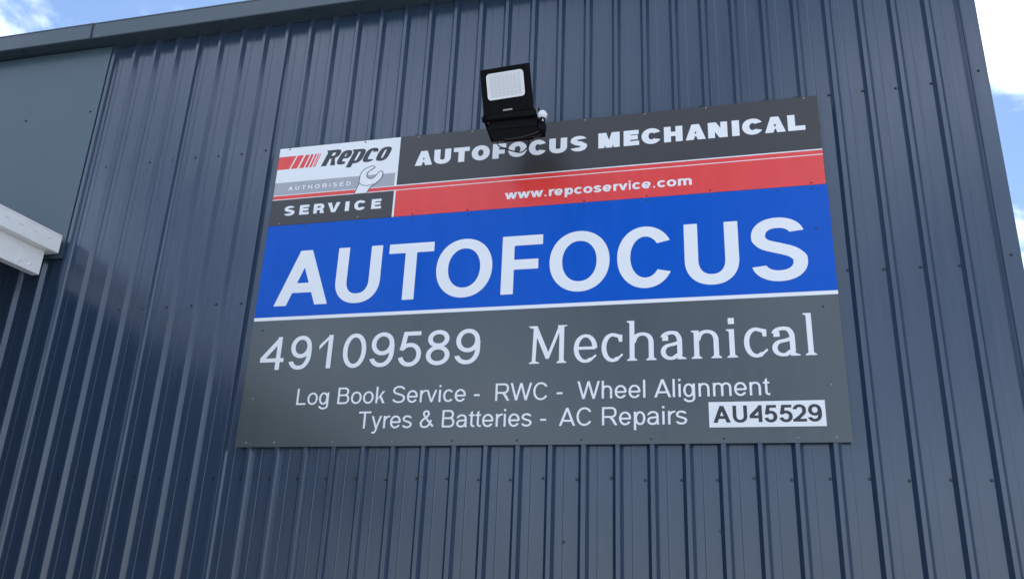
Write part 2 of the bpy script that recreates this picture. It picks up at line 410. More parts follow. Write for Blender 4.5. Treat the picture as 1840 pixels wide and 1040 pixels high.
def contour(gl, res):
    allp = np.concatenate([pr[1] for pr in gl.pos]); pad = max([0.05]+[pr[2]*0.75 for pr in gl.pos if pr[0] == 's'])
    x0, y0 = allp.min(0)-pad; x1, y1 = allp.max(0)+pad
    nx, ny = int((x1-x0)/res)+2, int((y1-y0)/res)+2
    xs = x0+np.arange(nx)*res+0.00037; ys = y0+np.arange(ny)*res+0.00041
    X, Y = np.meshgrid(xs, ys); D = np.full(X.shape, 9.0)
    for pr in gl.pos: D = np.minimum(D, sdf(pr, X, Y))
    for pr in gl.neg: D = np.maximum(D, -sdf(pr, X, Y))
    I = D < 0
    code = I[:-1, :-1]*1+I[:-1, 1:]*2+I[1:, 1:]*4+I[1:, :-1]*8
    nxt = {}; pt = {}
    TAB = {1: [(3, 0)], 2: [(0, 1)], 3: [(3, 1)], 4: [(1, 2)], 5: [(3, 0), (1, 2)], 6: [(0, 2)], 7: [(3, 2)], 8: [(2, 3)], 9: [(2, 0)], 10: [(0, 1), (2, 3)],
           11: [(2, 1)], 12: [(1, 3)], 13: [(1, 0)], 14: [(0, 3)]}
    def ep(j, i, e):
        if e == 0: a, b = (j, i), (j, i+1)
        elif e == 1: a, b = (j, i+1), (j+1, i+1)
        elif e == 2: a, b = (j+1, i), (j+1, i+1)
        else: a, b = (j, i), (j+1, i)
        key = (a, b)
        if key not in pt:
            t = D[a]/(D[a]-D[b]); pt[key] = (xs[a[1]]+t*(xs[b[1]]-xs[a[1]]), ys[a[0]]+t*(ys[b[0]]-ys[a[0]]))
        return key
    for j, i in zip(*np.nonzero((code > 0) & (code < 15))):
        for a, b in TAB[int(code[j, i])]: nxt[ep(j, i, a)] = ep(j, i, b)
    loops = []
    while nxt:
        k0, k = next(iter(nxt.items())); lp = [pt[k0]]; del nxt[k0]
        while k != k0 and k in nxt:
            lp.append(pt[k]); k2 = nxt[k]; del nxt[k]; k = k2
        if len(lp) > 5: loops.append(simplify(lp, res*0.10))
    return loops
def simplify(lp, tol):
    P = np.array(lp); n = len(P); keep = np.zeros(n, bool); far = int(np.argmax(((P-P[0])**2).sum(1))); keep[0] = keep[far] = True
    st = [(0, far), (far, n)]
    while st:
        a, b = st.pop()
        if b-a < 2: continue
        A, B = P[a], P[b % n]; d = segd(P[a+1:b, 0], P[a+1:b, 1], A, B); k = int(np.argmax(d))
        if d[k] > tol: keep[a+1+k] = True; st += [(a, a+1+k), (a+1+k, b)]
    return P[keep]
def area(P): x, y = P[:, 0], P[:, 1]; return 0.5*float(np.sum(x*np.roll(y, -1)-np.roll(x, -1)*y))
def inside(p, P):
    c = False
    for i in range(len(P)):
        A, B = P[i-1], P[i]
        if (A[1] > p[1]) != (B[1] > p[1]) and p[0] < (B[0]-A[0])*(p[1]-A[1])/(B[1]-A[1])+A[0]: c = not c
    return c
def fill(mb, loops, y0, h, fx):
    """closed flat film, front at y0-h; fx maps glyph (x, y) to world (X, Z)"""
    outer = [P for P in loops if sum(inside(P[0], Q) for Q in loops if Q is not P) % 2 == 0]
    holes = [P for P in loops if not any(P is o for o in outer)]
    for O in outer:
        grp = [O]+[Hh for Hh in holes if inside(Hh[0], O)]
        pts = [[Vector((*fx(*q), 0)) for q in P] for P in grp]
        flat = [q for P in pts for q in P]
        tri = tessellate_polygon(pts)
        V = [(q.x, y0-h, q.y) for q in flat]; F = []
        for t in tri:
            a, b, c = (flat[i] for i in t)
            F.append(tuple(t) if (b.x-a.x)*(c.y-a.y)-(b.y-a.y)*(c.x-a.x) > 0 else tuple(t)[::-1])
        n = len(V); V += [(q.x, y0, q.y) for q in flat]; k = 0
        for P in pts:
            m = len(P)
            for i in range(m): F.append((k+i, n+k+i, n+k+(i+1) % m, k+(i+1) % m))
            k += m
        mb.add(V, F)

XH = 0.725
def cap_S(W, s, t, H=1.0, ov=0.012):
    rx = (W-s)/2; top = H+ov-t/2; bot = -ov+t/2; mid = H*0.515
    ry1 = (top-mid)/2; ry2 = (mid-bot)/2; cx = W/2
    P = cat(arc(cx, top-ry1, rx*0.94, ry1, 14 if t < 0.22 else 34, 196, 2.15, 18), [(cx-rx*0.62, mid+0.30*ry1)], [(cx, mid)], [(cx+rx*0.62, mid-0.30*ry2)], arc(cx, bot+ry2, rx, ry2, 16, -166 if t < 0.22 else -148, 2.15, 18))
    return G().st(spline(P, 3), s, t, (0.1, -1), (-0.1, 1))
def glyph(c, W, s, t):
    g = G(); x = XH; ov = 0.012; S2, T2 = s/2, t/2
    if c == 'A':
        a = s*1.08; Lg = s*1.14; k = W/2-a/2; b0, b1 = 0.225, 0.225+t*1.03; ay = (W/2-Lg)/k
        g.p((0, 0), (k, 1), (k+a, 1), (W, 0))
        g.n((Lg+b1*k, b1), (W/2, ay), (W-Lg-b1*k, b1)); g.n((Lg-0.3*k, -0.3), (Lg+b0*k, b0), (W-Lg-b0*k, b0), (W-Lg+0.3*k, -0.3))
    elif c == 'U':
        r = 0.40; g.st(cat([(S2, 1)], arc(W/2, r, W/2-S2, r+ov-T2, 180, 360, 2.25), [(W-S2, 1)]), s, t)
    elif c == 'T': g.r(0, 1-t, W, 1).r(W/2-S2, 0, W/2+S2, 1-t/2)
    elif c in 'O0': g.st(arc(W/2, .5, W/2-S2, .5+ov-T2, 0, 354, 2.1, 60), s, t, closed=True)
    elif c == 'F': g.r(0, 0, s, 1).r(s/2, 1-t, W, 1).r(s/2, .585-t, W*0.90, .585)
    elif c == 'E': g.r(0, 0, s, 1).r(s/2, 1-t, W*0.975, 1).r(s/2, .52-T2, W*0.92, .52+T2).r(s/2, 0, W, t)
    elif c == 'L': g.r(0, 0, s, 1).r(s/2, 0, W, t)
    elif c in 'Il': g.r(0, 0, W, 1)
    elif c == 'H': g.r(0, 0, s, 1).r(W-s, 0, W, 1).r(s/2, .51-T2, W-s/2, .51+T2)
    elif c == 'C':
        g.st(arc(W*0.505, .5, W*0.505-S2, .5+ov-T2, 33, 327, 2.08, 50), s, t, (0.22, -1), (0.22, 1))
    elif c == 'S': return cap_S(W, s, t)
    elif c == 'M':
        g.r(0, 0, s*.93, 1).r(W-s*.93, 0, W, 1); e = s*1.18
        g.p((0, 1), (e, 1), (W/2+s*.42, 0), (W/2-s*.42, 0)); g.p((W, 1), (W-e, 1), (W/2-s*.42, 0), (W/2+s*.42, 0))
    elif c == 'N': g.r(0, 0, s*.95, 1).r(W-s*.95, 0, W, 1).p((0, 1), (s*1.15, 1), (W, 0), (W-s*1.15, 0))
    elif c == 'V': a = s*1.1; g.p((0, 1), (a, 1), (W/2+.0, a*0.0+.26*min(1, s*3)), (W-a, 1), (W, 1), (W/2+a/2, 0), (W/2-a/2, 0))
    elif c in 'Ww':
        h = 1 if c == 'W' else x; a = s*1.04; q = W/4
        for x0 in (0, W/2-a/2+ (0)):
            w0 = (W/2+a/2)
            g.p((x0, h), (x0+a, h), (x0+w0/2+a*.48, 0), (x0+w0/2-a*.48, 0)); g.p((x0+w0-a, h), (x0+w0, h), (x0+w0/2+a*.48, 0), (x0+w0/2-a*.48, 0))
    elif c in 'vy':
        a = s*1.05
        g.p((0, x), (a, x), (W/2+a*.45, 0), (W/2-a*.45, 0)); g.p((W-a, x), (W, x), (W/2+a*.45, 0), (W/2-a*.45, 0))
        if c == 'y': g.st(spline([(W*.56, 0.08), (W*.47, -.12), (W*.36, -.23), (W*.22, -.245), (W*.10, -.235)], 6), s*.95, t)
    elif c == 'D':
        g.r(0, 0, s, 1); g.st(cat([(s/2, 1-T2), (W*.42, 1-T2)], arc(W*.42, .5, W*.58-S2, .5-T2, 88, -88, 2.1), [(W*.42, T2), (s/2, T2)]), s, t)
    elif c == 'R':
        m = .455; yc = (1-T2+m)/2; b = W*.62
        g.r(0, 0, s, 1); g.st(cat([(s/2, 1-T2), (b, 1-T2)], arc(b, yc, W*.95-b-S2, yc-m, 88, -88, 2.2), [(b, m), (s/2, m)]), s, t)
        g.p((W*.42, m), (W*.42+s*1.2, m+.02), (W*.70+s*.55, .33), (W, 0), (W-s*1.22, 0), (W*.60, .30))
    elif c == 'B':
        m = .53; g.r(0, 0, s, 1)
        for y0, y1, wr, b in ((m, 1-T2, W*.93, W*.55), (T2, m, W, W*.60)):
            yc = (y0+y1)/2; g.st(cat([(s/2, y1), (b, y1)], arc(b, yc, wr-b-S2, (y1-y0)/2, 88, -88, 2.2), [(b, y0), (s/2, y0)]), s, t)
    elif c == 'o': g.st(arc(W/2, x/2, W/2-S2, x/2+ov-T2, 0, 354, 2.1, 50), s, t, closed=True)
    elif c == 'c': g.st(arc(W*.51, x/2, W*.51-S2, x/2+ov-T2, 38, 322, 2.1, 40), s, t, (0.3, -1), (0.3, 1))
    elif c == 'e':
        g.st(cat([(W-S2, x*.46)], arc(W/2, x/2, W/2-S2, x/2+ov-T2, 2, 328, 2.1, 46)), s, t, (0, -1), (0.25, 1)); g.r(S2, x*.5-t*.62, W-S2*.6, x*.5+t*.38)
    elif c in 'nh':
        g.r(0, 0, s, 1 if c == 'h' else x); yc = x*.58
        g.st(cat([(S2, yc-.12)], arc(W/2, yc, W/2-S2, x+ov-T2-yc, 178, 2, 2.3, 26), [(W-S2, 0)]), s, t)
    elif c == 'm':
        yc = x*.62; w2 = (W+s)/2; g.r(0, 0, s, x)
        for o in (0, w2-s): g.st(cat([(o+S2, yc-.12)], arc(o+w2/2, yc, w2/2-S2, x+ov-T2-yc, 178, 2, 2.3, 24), [(o+w2-S2, 0)]), s, t)
    elif c == 'r':
        g.r(0, 0, s, x); g.st(cat([(S2, x*.45)], arc(W*.92, x*.5, W*.92-S2, x*.5-T2+ov, 172, 88, 2.1, 16), [(W, x-T2-.005)]), s, t)
    elif c == 's':
        k = cap_S(W, s, t, x); return k
    elif c == 'i': g.r(0, 0, W, x).r(0, 1-t*1.15, W, 1)
    elif c == 't':
        g.r(W*.28, .16, W*.28+s, .92).r(0, x-t*.9, W*.95, x); g.st(cat([(W*.28+S2, .30)], arc(W*.28+S2+(W*.62-S2), .17, W*.62-S2, .17-T2, 178, 262, 2.2, 12), [(W, T2-.005)]), s, t)
        g.n((W*.2, .92), (W*.28+s+.05, .92), (W*.28+s+.05, 1.0), (W*.2, .80))
    elif c == 'a':
        cx = W*.47
        g.st(cat(arc(cx, x*.66, cx-S2-.005, x*.34+ov-T2, 168, 60, 2.2, 16), arc(W*.50, x*.62, W*.93-W*.50-S2, x*.38+ov-T2, 58, 0, 2.3, 10), [(W*.93-S2, .12), (W*.97-S2, 0)]), s, t, (0.2, -1), (0, -1))
        yb = x*.31
        g.st(cat([(W*.90-S2, x*.565)], [(W*.55, x*.535)], arc(W*.44, yb-.01, W*.44-S2, yb-.01+ov-T2, 112, 300, 2.15, 26), [(W*.80-S2*.6, yb*.62), (W*.93-S2, yb*1.1)]), s, t)
    elif c == 'g':
        g.r(W-s, -.02, W, x); g.st(arc((W-s*.4)/2, x/2, (W-s*.4)/2-S2, x/2+ov-T2, 0, 354, 2.1, 46), s, t, closed=True)
        g.st(cat([(W-S2, .10)], arc(W/2, -.06, W/2-S2, .235-T2, 0, -172, 2.2, 26)), s, t, None, (0, 1))
    elif c == 'p':
        g.r(0, -.28, s, x); g.st(arc((W+s*.4)/2, x/2, (W-s*.4)/2-S2, x/2+ov-T2, 0, 354, 2.1, 46), s, t, closed=True)
    elif c == 'k':
        g.r(0, 0, s, 1); g.p((s*.7, .22), (W-s*1.45, x), (W-s*.1, x), (s*.9, .19)); g.p((W*.36, .42), (W*.36+s*.9, .50), (W, 0), (W-s*1.25, 0))
    elif c == '-': g.r(0, .30, W, .30+t*1.05)
    elif c == '.': g.r(0, 0, W, W*.9)
    elif c == '&':
        g.st(spline([(W*.98, .06), (W*.60, .40), (W*.34, .66), (W*.26, .82), (W*.33, .93), (W*.45, .955), (W*.57, .92), (W*.63, .80), (W*.56, .68), (W*.38, .56),
                     (W*.16, .42), (W*.07, .25), (W*.14, .09), (W*.36, .035), (W*.58, .09), (W*.74, .25), (W*.82, .44)], 5), s, t)
    elif c == '1': g.r(W-s, 0, W, 1).p((0, .70), (W-s*.7, 1), (W-s*.05, 1), (W-s, .86), (0, .70-t*1.15))
    elif c == '4':
        xs = W*.62+s*.25; g.r(xs, 0, xs+s, 1); g.r(0.0, .235, W, .235+t)
        g.p((0, .235+t*.2), (0, .235+t*1.15), (xs+s*.35, 1), (xs+s*.6, 1), (xs+s*.6, 1-t*1.4), (s*.95, .235+t*.6))
    elif c == '5':
        g.r(W*.19, 1-t, W*.95, 1); g.p((W*.19, 1), (W*.19+s*.9, 1-t*.5), (W*.06+s*1.02, .47), (W*.04, .455))
        g.st(cat([(W*.10, .475)], arc(W*.49, .32, W*.51-S2, .345-T2, 128, -166, 2.1, 40)), s, t, None, (-0.2, 1))
    elif c == '8':
        g.st(arc(W/2, .755, W*.455-S2, .257-T2, 0, 352, 2.05, 40), s, t, closed=True); g.st(arc(W/2, .275, W/2-S2, .287-T2, 0, 352, 2.05, 44), s, t, closed=True)
    elif c == '9':
        g.st(arc(W*.49, .672, W*.49-S2, .340-T2, 0, 354, 2.05, 46), s, t, closed=True)
        g.st(cat([(W-S2, .66)], [(W-S2, .52)], arc(W*.45, .45, W*.55-S2, .462-T2, -4, -150, 2.2, 26)), s, t, None, (-.15, 1))
    elif c == '2':
        g.r(0, 0, W, t); g.st(cat(arc(W*.50, .71, W*.48-S2, .30-T2, 176, -12, 2.1, 28), spline([(W*.84, .55), (W*.66, .40), (W*.36, .20), (W*.14, T2)], 6)[:]), s, t, (0, -1), None)
    return g
# serif characters of the lower panel; cap height 1, x-height 0.725
def serif(c, W):
    g = G(); s = .122; h = .040; x = .715; S2 = s/2; e = .066
    def foot(cx, y=0, l=e, r=e):
        g.p((cx-S2-l, y), (cx+S2+r, y), (cx+S2+r, y+h*.55), (cx+S2, y+h*1.7), (cx-S2, y+h*1.7), (cx-S2-l, y+h*.55))
    def head(cx, y, l=e):
        g.p((cx+S2, y), (cx-S2-l, y), (cx-S2-l, y-h*.6), (cx-S2, y-h*1.5), (cx+S2, y-h*1.5))
    if c == 'M':
        a, b = .16, W-.16
        g.p((a-.045, .03), (a+.05, .03), (a+.085, .98), (a-.015, .98)); g.r(b-S2, .02, b+S2, .98); foot(b)
        g.p((a-.12, 0), (a+.15, 0), (a+.15, h*.6), (a+.05, h*1.5), (a-.04, h*1.5), (a-.12, h*.6))
        g.p((0.02, 1), (.24, 1), (.24, 1-h), (0.10, 1-h*1.6), (.02, 1-h*.6)); g.p((W-.02, 1), (W-.26, 1), (W-.26, 1-h), (b, 1-h*1.6), (W-.02, 1-h*.6))
        g.p((.11, 1), (.24, 1), (W/2+.062, .19), (W/2+.025, .12), (W/2-.045, .12)); g.p((W-.235, 1), (W-.16, .97), (W/2+.035, .12), (W/2-.045, .12))
    elif c == 'l': cx = W/2-.005; g.r(cx-S2, .02, cx+S2, 1.02); foot(cx); head(cx, 1.045)
    elif c == 'i': cx = W/2-.005; g.r(cx-S2, .02, cx+S2, x-.02); foot(cx); head(cx, x); g.r(cx-S2-.012, .845, cx+S2+.012, 1.0)
    elif c in 'nh':
        a, b = e+S2, W-e-S2
        g.r(a-S2, .02, a+S2, x-.02 if c == 'n' else 1.02); g.r(b-S2, .02, b+S2, .50); foot(a); foot(b); head(a, x if c == 'n' else 1.035)
        yc = .44; g.st(cat([(a+S2*.4, .46)], arc((a+b)/2+.02, yc, (b-a)/2-.02, x+.015-.05-yc, 165, 0, 2.3, 26)), s, .082, None, (0, -1))
    elif c in 'ce':
        cx = W*.52
        if c == 'c':
            g.st(arc(cx, x/2, cx-S2, x/2+.015-.04, 62, 300, 2.05, 40), s, .085, None, None)
            g.p((W*.70, x-.005), (W*.97, x-.04), (W*.965, .50), (W*.81, .50), (W*.77, .60), (W*.62, .64)); g.p((W*.62, .005), (W*.80, .05), (W, .155), (W*.955, .20), (W*.80, .125), (W*.62, .10))
        else:
            g.st(cat([(W-S2-.005, x*.50)], arc(W*.51, x/2, W*.51-S2, x/2+.015-.04, 4, 302, 2.05, 44)), s, .08, (0, -1), None)
            g.r(S2, x*.46, W-S2*.6, x*.46+.075); g.p((W*.62, .005), (W*.80, .05), (W*.99, .155), (W*.945, .20), (W*.80, .125), (W*.62, .10))
    elif c == 'a':
        b = W-.10-S2
        g.st(cat(arc(W*.43, .53, W*.34, .155, 165, 60, 2.2, 14), arc(W*.44, .46, b-W*.44, .225, 50, 0, 2.2, 10), [(b, .10)]), s, .09, (0.1, -1), (0, -1))
        g.p((b-S2, .0), (W, 0), (W, h*.55), (b+S2, h*1.7), (b-S2, .22))
        g.p((W*.06, .48), (W*.06+.15, .48), (W*.06+.15, .60), (W*.06+.02, .62))
        g.st(cat([(b, .435)], [(W*.50, .385)], arc(W*.40, .20, W*.40-S2, .205-.035, 100, 290, 2.1, 26), [(b-.03, .13)]), s*.98, .08)
    return g
_gc = {}
def loops_for(kind, c, W, s, t, res=0.012):
    k = (kind, c, round(W, 3), s, t)
    if k not in _gc: _gc[k] = contour(serif(c, W) if kind == 'serif' else glyph(c, W, s, t), res)
    return _gc[k]
def word(name, items, zb, H, s, t, m, parent, y0, kind='sans', res=0.012, label=None, h=0.0008, shear=0.0, tiny=False):
    """items: (character, x0, x1) in sign coordinates; zb baseline, H cap height"""
    par = parent
    if label:                                        # a line of lettering is a part, its characters are its pieces
        par = bpy.data.objects.new('lettering', None); par.empty_display_size = 0.05
        par.location = Vector((items[0][1], y0, Z0+zb))-wloc(parent); link(par, parent); par['label'] = label
    mb = MB()
    for c, xa, xb in items:
        lp = loops_for(kind, c, (xb-xa)/H, s, t, res)
        fill(mb, lp, y0, h, lambda gx, gy, xa=xa: (xa+gx*H+shear*gy*H, Z0+zb+gy*H))
        if not tiny: mb.obj(name, m, par); mb = MB()
    if tiny: mb.obj(name, m, par)['kind'] = 'stuff'
ADV = {'A': (0, 667, 0), 'B': (73, 545, 49), 'C': (50, 636, 36), 'L': (73, 446, 37), 'R': (79, 615, 28), 'S': (45, 577, 45), 'T': (23, 565, 23), 'W': (9, 925, 10),
       'a': (36, 480, 40), 'e': (37, 480, 39), 'g': (33, 456, 67), 'h': (66, 425, 65), 'i': (67, 90, 66), 'k': (66, 423, 11), 'l': (64, 90, 69), 'm': (66, 703, 64),
       'n': (66, 425, 65), 'o': (33, 488, 35), 'p': (66, 455, 35), 'r': (65, 281, -13), 's': (31, 434, 35), 't': (18, 252, 8), 'v': (12, 475, 13), 'y': (16, 470, 14),
       '&': (43, 600, 24), '-': (42, 249, 42), ' ': (0, 278, 0), 'c': (40, 450, 20), '.': (90, 100, 90), 'w': (8, 706, 8), 'u': (66, 425, 65),
       'D': (70, 600, 50), 'E': (70, 540, 40), 'H': (70, 580, 70), 'I': (90, 110, 90), 'O': (45, 690, 45), 'U': (65, 590, 65)}
def spread(text, x0, x1, track=0, wide=1.0):
    cur = 0; it = []
    for c in text:
        a, b, d = ADV[c]; cur += a
        if c != ' ': it.append((c, cur, cur+b*wide))
        cur += b*wide+d+track
    k0, k1 = it[0][1], it[-1][2]; f = (x1-x0)/(k1-k0)
    return [(c, x0+(a-k0)*f, x0+(b-k0)*f) for c, a, b in it]

# ------------------------------------------------------------------ the two sign boards
YB = -0.001           # back of the boards, on the rib crests
YF = YB-0.0035        # front of the boards
YP = YF-0.0010        # front of the printed film
UX0, UX1, LX0, LX1 = -0.0915, 3.5075, -0.0940, 3.5150
ZS = 1.506
def band(name, m, parent, x0, x1, z0, z1, y0=YF, h=0.001, label=None):
    o = MB().box(x0, x1, y0-h, y0, Z0+z0, Z0+z1).obj(name, m, parent)
    if label: o['label'] = label
    return o
US = empty('service_sign', ((UX0+UX1)/2, 0, Z0+ZS), 'long narrow sign board with white logo panel, charcoal top and red web address strip', 'sign')
LS = empty('trade_sign', ((LX0+LX1)/2, 0, Z0), 'large sign board with royal blue band above a slate grey panel with phone number', 'sign')
SEAM = 1.706
for a, b in ((UX0, SEAM-0.0004), (SEAM+0.0004, UX1)):
    MB().box(a, b, YF, YB, Z0+ZS+0.001, Z0+2.107).obj('board', 'aluedge', US)
MB().box(LX0, LX1, YF, YB, Z0, Z0+ZS-0.001).obj('board', 'aluedge', LS)
# lower board print
band('blue_band', 'blue', LS, LX0, LX1, 0.845, ZS-0.001)
band('white_stripe', 'white', LS, LX0, LX1, 0.822, 0.845)
band('grey_panel', 'grey', LS, LX0, LX1, 0.0, 0.822)
BIG = [('A', 0.033, 0.415), ('U', 0.457, 0.767), ('T', 0.815, 1.121), ('O', 1.145, 1.512), ('F', 1.573, 1.831), ('O', 1.876, 2.244), ('C', 2.290, 2.622), ('U', 2.687, 2.997), ('S', 3.063, 3.372)]
for c, a, b in BIG:
    word('letter', [(c, a, b)], 0.920, 0.387, 0.202, 0.170, 'white', LS, YP, res=0.009)
DIG = [('4', -0.005, 0.160), ('9', 0.204, 0.349), ('1', 0.401, 0.490), ('0', 0.567, 0.722), ('9', 0.757, 0.909), ('5', 0.940, 1.087), ('8', 1.120, 1.271), ('9', 1.309, 1.462)]
for c, a, b in DIG: word('digit', [(c, a, b)], 0.489, 0.218, 0.138, 0.118, 'white', LS, YP)
SER = [('M', 1.757, 1.998), ('e', 2.034, 2.169), ('c', 2.197, 2.322), ('h', 2.344, 2.512), ('a', 2.536, 2.680), ('n', 2.707, 2.874), ('i', 2.897, 2.967), ('c', 2.996, 3.123), ('a', 3.145, 3.291), ('l', 3.312, 3.384)]
word('letter', SER, 0.476, 0.232, 0.14, 0.06, 'white', LS, YP, kind='serif', res=0.010, label='white serif word at the right of the phone number')
for txt, a, b, zb, lab in (('Log Book Service -', 0.289, 1.476, 0.259, 'first third of the upper line of small white lettering'), ('RWC -', 1.571, 1.972, 0.259, 'three capitals and a dash in the middle of the upper small line'),
                      ('Wheel Alignment', 2.058, 3.118, 0.259, 'last third of the upper line of small white lettering'), ('Tyres & Batteries -', 0.719, 1.880, 0.106, 'left half of the lowest line of white lettering'), ('AC Repairs', 1.954, 2.671, 0.106, 'right half of the lowest line of white lettering')):
    word('letter', spread(txt, a, b), zb, 0.1035, 0.122, 0.105, 'white', LS, YP, res=0.013, label=lab)
pl = MB().box(2.789, 3.393, YP-0.0010, YP, Z0+0.086, Z0+0.226).obj('licence_plate', 'white', LS)
pl['label'] = 'small white plate with dark licence number'
word('letter', [('A', 2.811, 2.903), ('U', 2.915, 2.991), ('4', 3.003, 3.069), ('5', 3.080, 3.146), ('5', 3.157, 3.225), ('2', 3.226, 3.296), ('9', 3.305, 3.374)], 0.1115, 0.0925, 0.21, 0.165, 'ink', pl, YP-0.0010)

# upper board print: logo panel on the left
LP1 = 0.805
DV0, DV1 = 0.805, 0.818
band('logo_panel', 'white', US, UX0, LP1, 1.835, 2.107)
band('grey_stripe', 'lgrey', US, UX0, LP1-0.004, 1.738, 1.835)
band('logo_edge', 'white', US, LP1-0.004, LP1, 1.738, 1.835)
band('black_panel', 'black', US, UX0, LP1, ZS+0.001, 1.700)
band('divider', 'white', US, DV0, DV1, ZS+0.001, 1.7005); band('divider', 'white', US, DV0, DV1, 1.739, 2.107)
for a, b, first in ((UX0, DV1, 1), (DV1, SEAM-0.0004, 0), (SEAM+0.0004, UX1, 0)):
    band('white_line', 'white', US, a, b if not first else DV0, 1.733, 1.738 if first else 1.7405)
    if first: band('white_line', 'white', US, DV0, DV1, 1.733, 1.739)
    band('red_line', 'red', US, a, b, 1.7055, 1.733)
    band('white_line', 'white', US, a, b, 1.7005, 1.7055) if not first else band('white_line', 'white', US, a, b, 1.7005, 1.7055)
    if not first:
        band('charcoal_band', 'black', US, a, b, 1.7405, 2.107)
        band('red_band', 'red', US, a, b, ZS+0.001, 1.7005)
# fading red bars
for i, (a0, a1, b0, b1) in enumerate(((UX0, 0.000, UX0, 0.042), (0.012, 0.060, 0.054, 0.101), (0.074, 0.110, 0.115, 0.146), (0.121, 0.144, 0.156, 0.177), (0.155, 0.170, 0.188, 0.202), (0.180, 0.1885, 0.211, 0.219), (0.194, 0.200, 0.227, 0.233))):
    lp = [np.array([(a0, 1.939), (a1, 1.939), (b1, 2.040), (b0, 2.040)])]
    mb = MB(); fill(mb, lp, YP, 0.0008, lambda x, y: (x, Z0+y)); mb.obj('red_bar', 'red', US)
# slanted wordmark
def brand():
    g1 = []
    H = 0.108; zb = 1.937; k = 0.42
    def add(G_, x0, H_=H, z_=zb): g1.append((contour(G_, 0.012), x0, H_, z_))
    s, t = 0.345, 0.19
    W = 0.98; q = G(); q.r(0.05, 0, 0.05+s, 1.02).p((-0.10, 1.06), (0.40, 1.06), (0.40, .88), (0.06, .88))
    q.st(cat([(0.2, 1.06-t/2), (.58, 1.06-t/2)], arc(.58, .78, .19, .195, 88, -60, 2.6, 16), [(.52, .56), (.2, .56)]), s*.95, t); q.p((.42, .62), (.72, .62), (.74, .44), (W, 0), (.66, 0), (.52, .44)); add(q, 0.236, 0.114)
    W = .78; q = G(); q.st(cat([(W-.17, .44)], arc(W/2, .5, W/2-.17, .5-t/2, 4, 322, 3.2, 44)), s, t, (0, -1), (0.1, 1)); q.r(.15, .42, W-.1, .56); add(q, 0.349, H)
    W = .90; q = G(); q.r(0.04, -.26, .04+s, 1).p((-.12, 1), (.3, 1), (.3, .86), (-.04, .86)); q.st(cat([(.15, 1-t/2), (.46, 1-t/2)], arc(.46, .5, W-.46-.17, .5-t/2, 86, -86, 3.2, 26), [(.30, t/2), (.2, t/2)]), s, t); add(q, 0.438, H)
    W = .84; q = G(); q.st(arc(W*.5, .5, W*.5-.17, .5-t/2, 20, 318, 3.2, 40), s, t, (0, -1), (0.1, 1)); add(q, 0.540, H*.98)
    W = .84; q = G(); q.st(arc(W*.5, .5, W*.5-.17, .5-t/2, 0, 354, 3.2, 40), s, t, closed=True); add(q, 0.638, H*.97)
    par = bpy.data.objects.new('wordmark', None); par.empty_display_size = 0.05
    par.location = Vector((0.238, YP, Z0+zb))-wloc(US); link(par, US); par['label'] = 'slanted dark wordmark beside the fading red bars'
    for lp, x0, H_, z_ in g1:
        mb = MB(); fill(mb, lp, YP, 0.0008, lambda x, y, x0=x0, H_=H_, z_=z_: (x0+(x+k*y)*H_, Z0+z_+y*H_)); mb.obj('letter', 'ink', par)
brand()
# spanner drawing: dark outline below, white body above
WR = np.array([(0.515, 1.702), (0.527, 1.738), (0.541, 1.772), (0.541, 1.800), (0.543, 1.835), (0.551, 1.860), (0.567, 1.881), (0.588, 1.894), (0.612, 1.903), (0.634, 1.906), (0.650, 1.899), (0.653, 1.888),
               (0.640, 1.879), (0.617, 1.867), (0.600, 1.850), (0.598, 1.834), (0.606, 1.818), (0.622, 1.809), (0.640, 1.810), (0.655, 1.822), (0.670, 1.842), (0.683, 1.857), (0.697, 1.861), (0.711, 1.854),
               (0.716, 1.834), (0.710, 1.808), (0.694, 1.785), (0.668, 1.765), (0.645, 1.750), (0.628, 1.733), (0.612, 1.702)])
def offset(P, d):
    Q = np.roll(P, -1, 0)-np.roll(P, 1, 0); nn = np.stack([Q[:, 1], -Q[:, 0]], 1); nn /= np.linalg.norm(nn, axis=1)[:, None]
    return P+nn*d*(1 if area(P) > 0 else -1)
mb = MB(); fill(mb, [WR], YP, 0.0008, lambda x, y: (x, Z0+y)); wo = mb.obj('spanner_outline', 'ink', US)
IN = offset(WR, -0.0060); IN[0] = (0.5205, 1.7025); IN[-1] = (0.6065, 1.7025)
mb = MB(); fill(mb, [IN], YP-0.0008, 0.0006, lambda x, y: (x, Z0+y)); wb = mb.obj('spanner', 'white', US); wb['label'] = 'white open-ended spanner drawn on the logo panel'
def ink_line(pts, wd, y0):
    gl = G(); P = np.array(pts); gl.st(spline((P-P[0])/0.2, 6), wd/0.2, wd/0.2)
    mb = MB(); fill(mb, contour(gl, 0.01), y0, 0.0006, lambda x, y: (P[0][0]+x*0.2, Z0+P[0][1]+y*0.2)); mb.obj('ink_line', 'ink', wb)
ink_line([(0.543, 1.784), (0.560, 1.768), (0.590, 1.757), (0.622, 1.756), (0.650, 1.764)], 0.004, YP-0.0014)
mb = MB(); fill(mb, [np.array([(0.648, 1.884), (0.628, 1.872), (0.611, 1.856), (0.606, 1.838), (0.613, 1.823), (0.626, 1.815), (0.616, 1.815), (0.604, 1.826), (0.602, 1.846), (0.614, 1.864), (0.634, 1.877)])], YP-0.0014, 0.0005, lambda x, y: (x-0.004, Z0+y))
mb.obj('spanner_shade', 'lgrey', wb)
word('letter', spread('AUTHORISED', 0.017, 0.482, track=330, wide=1.15), 1.769, 0.031, 0.24, 0.18, 'white', US, YP, res=0.02, tiny=True, label='tiny widely spaced white capitals on the grey stripe')
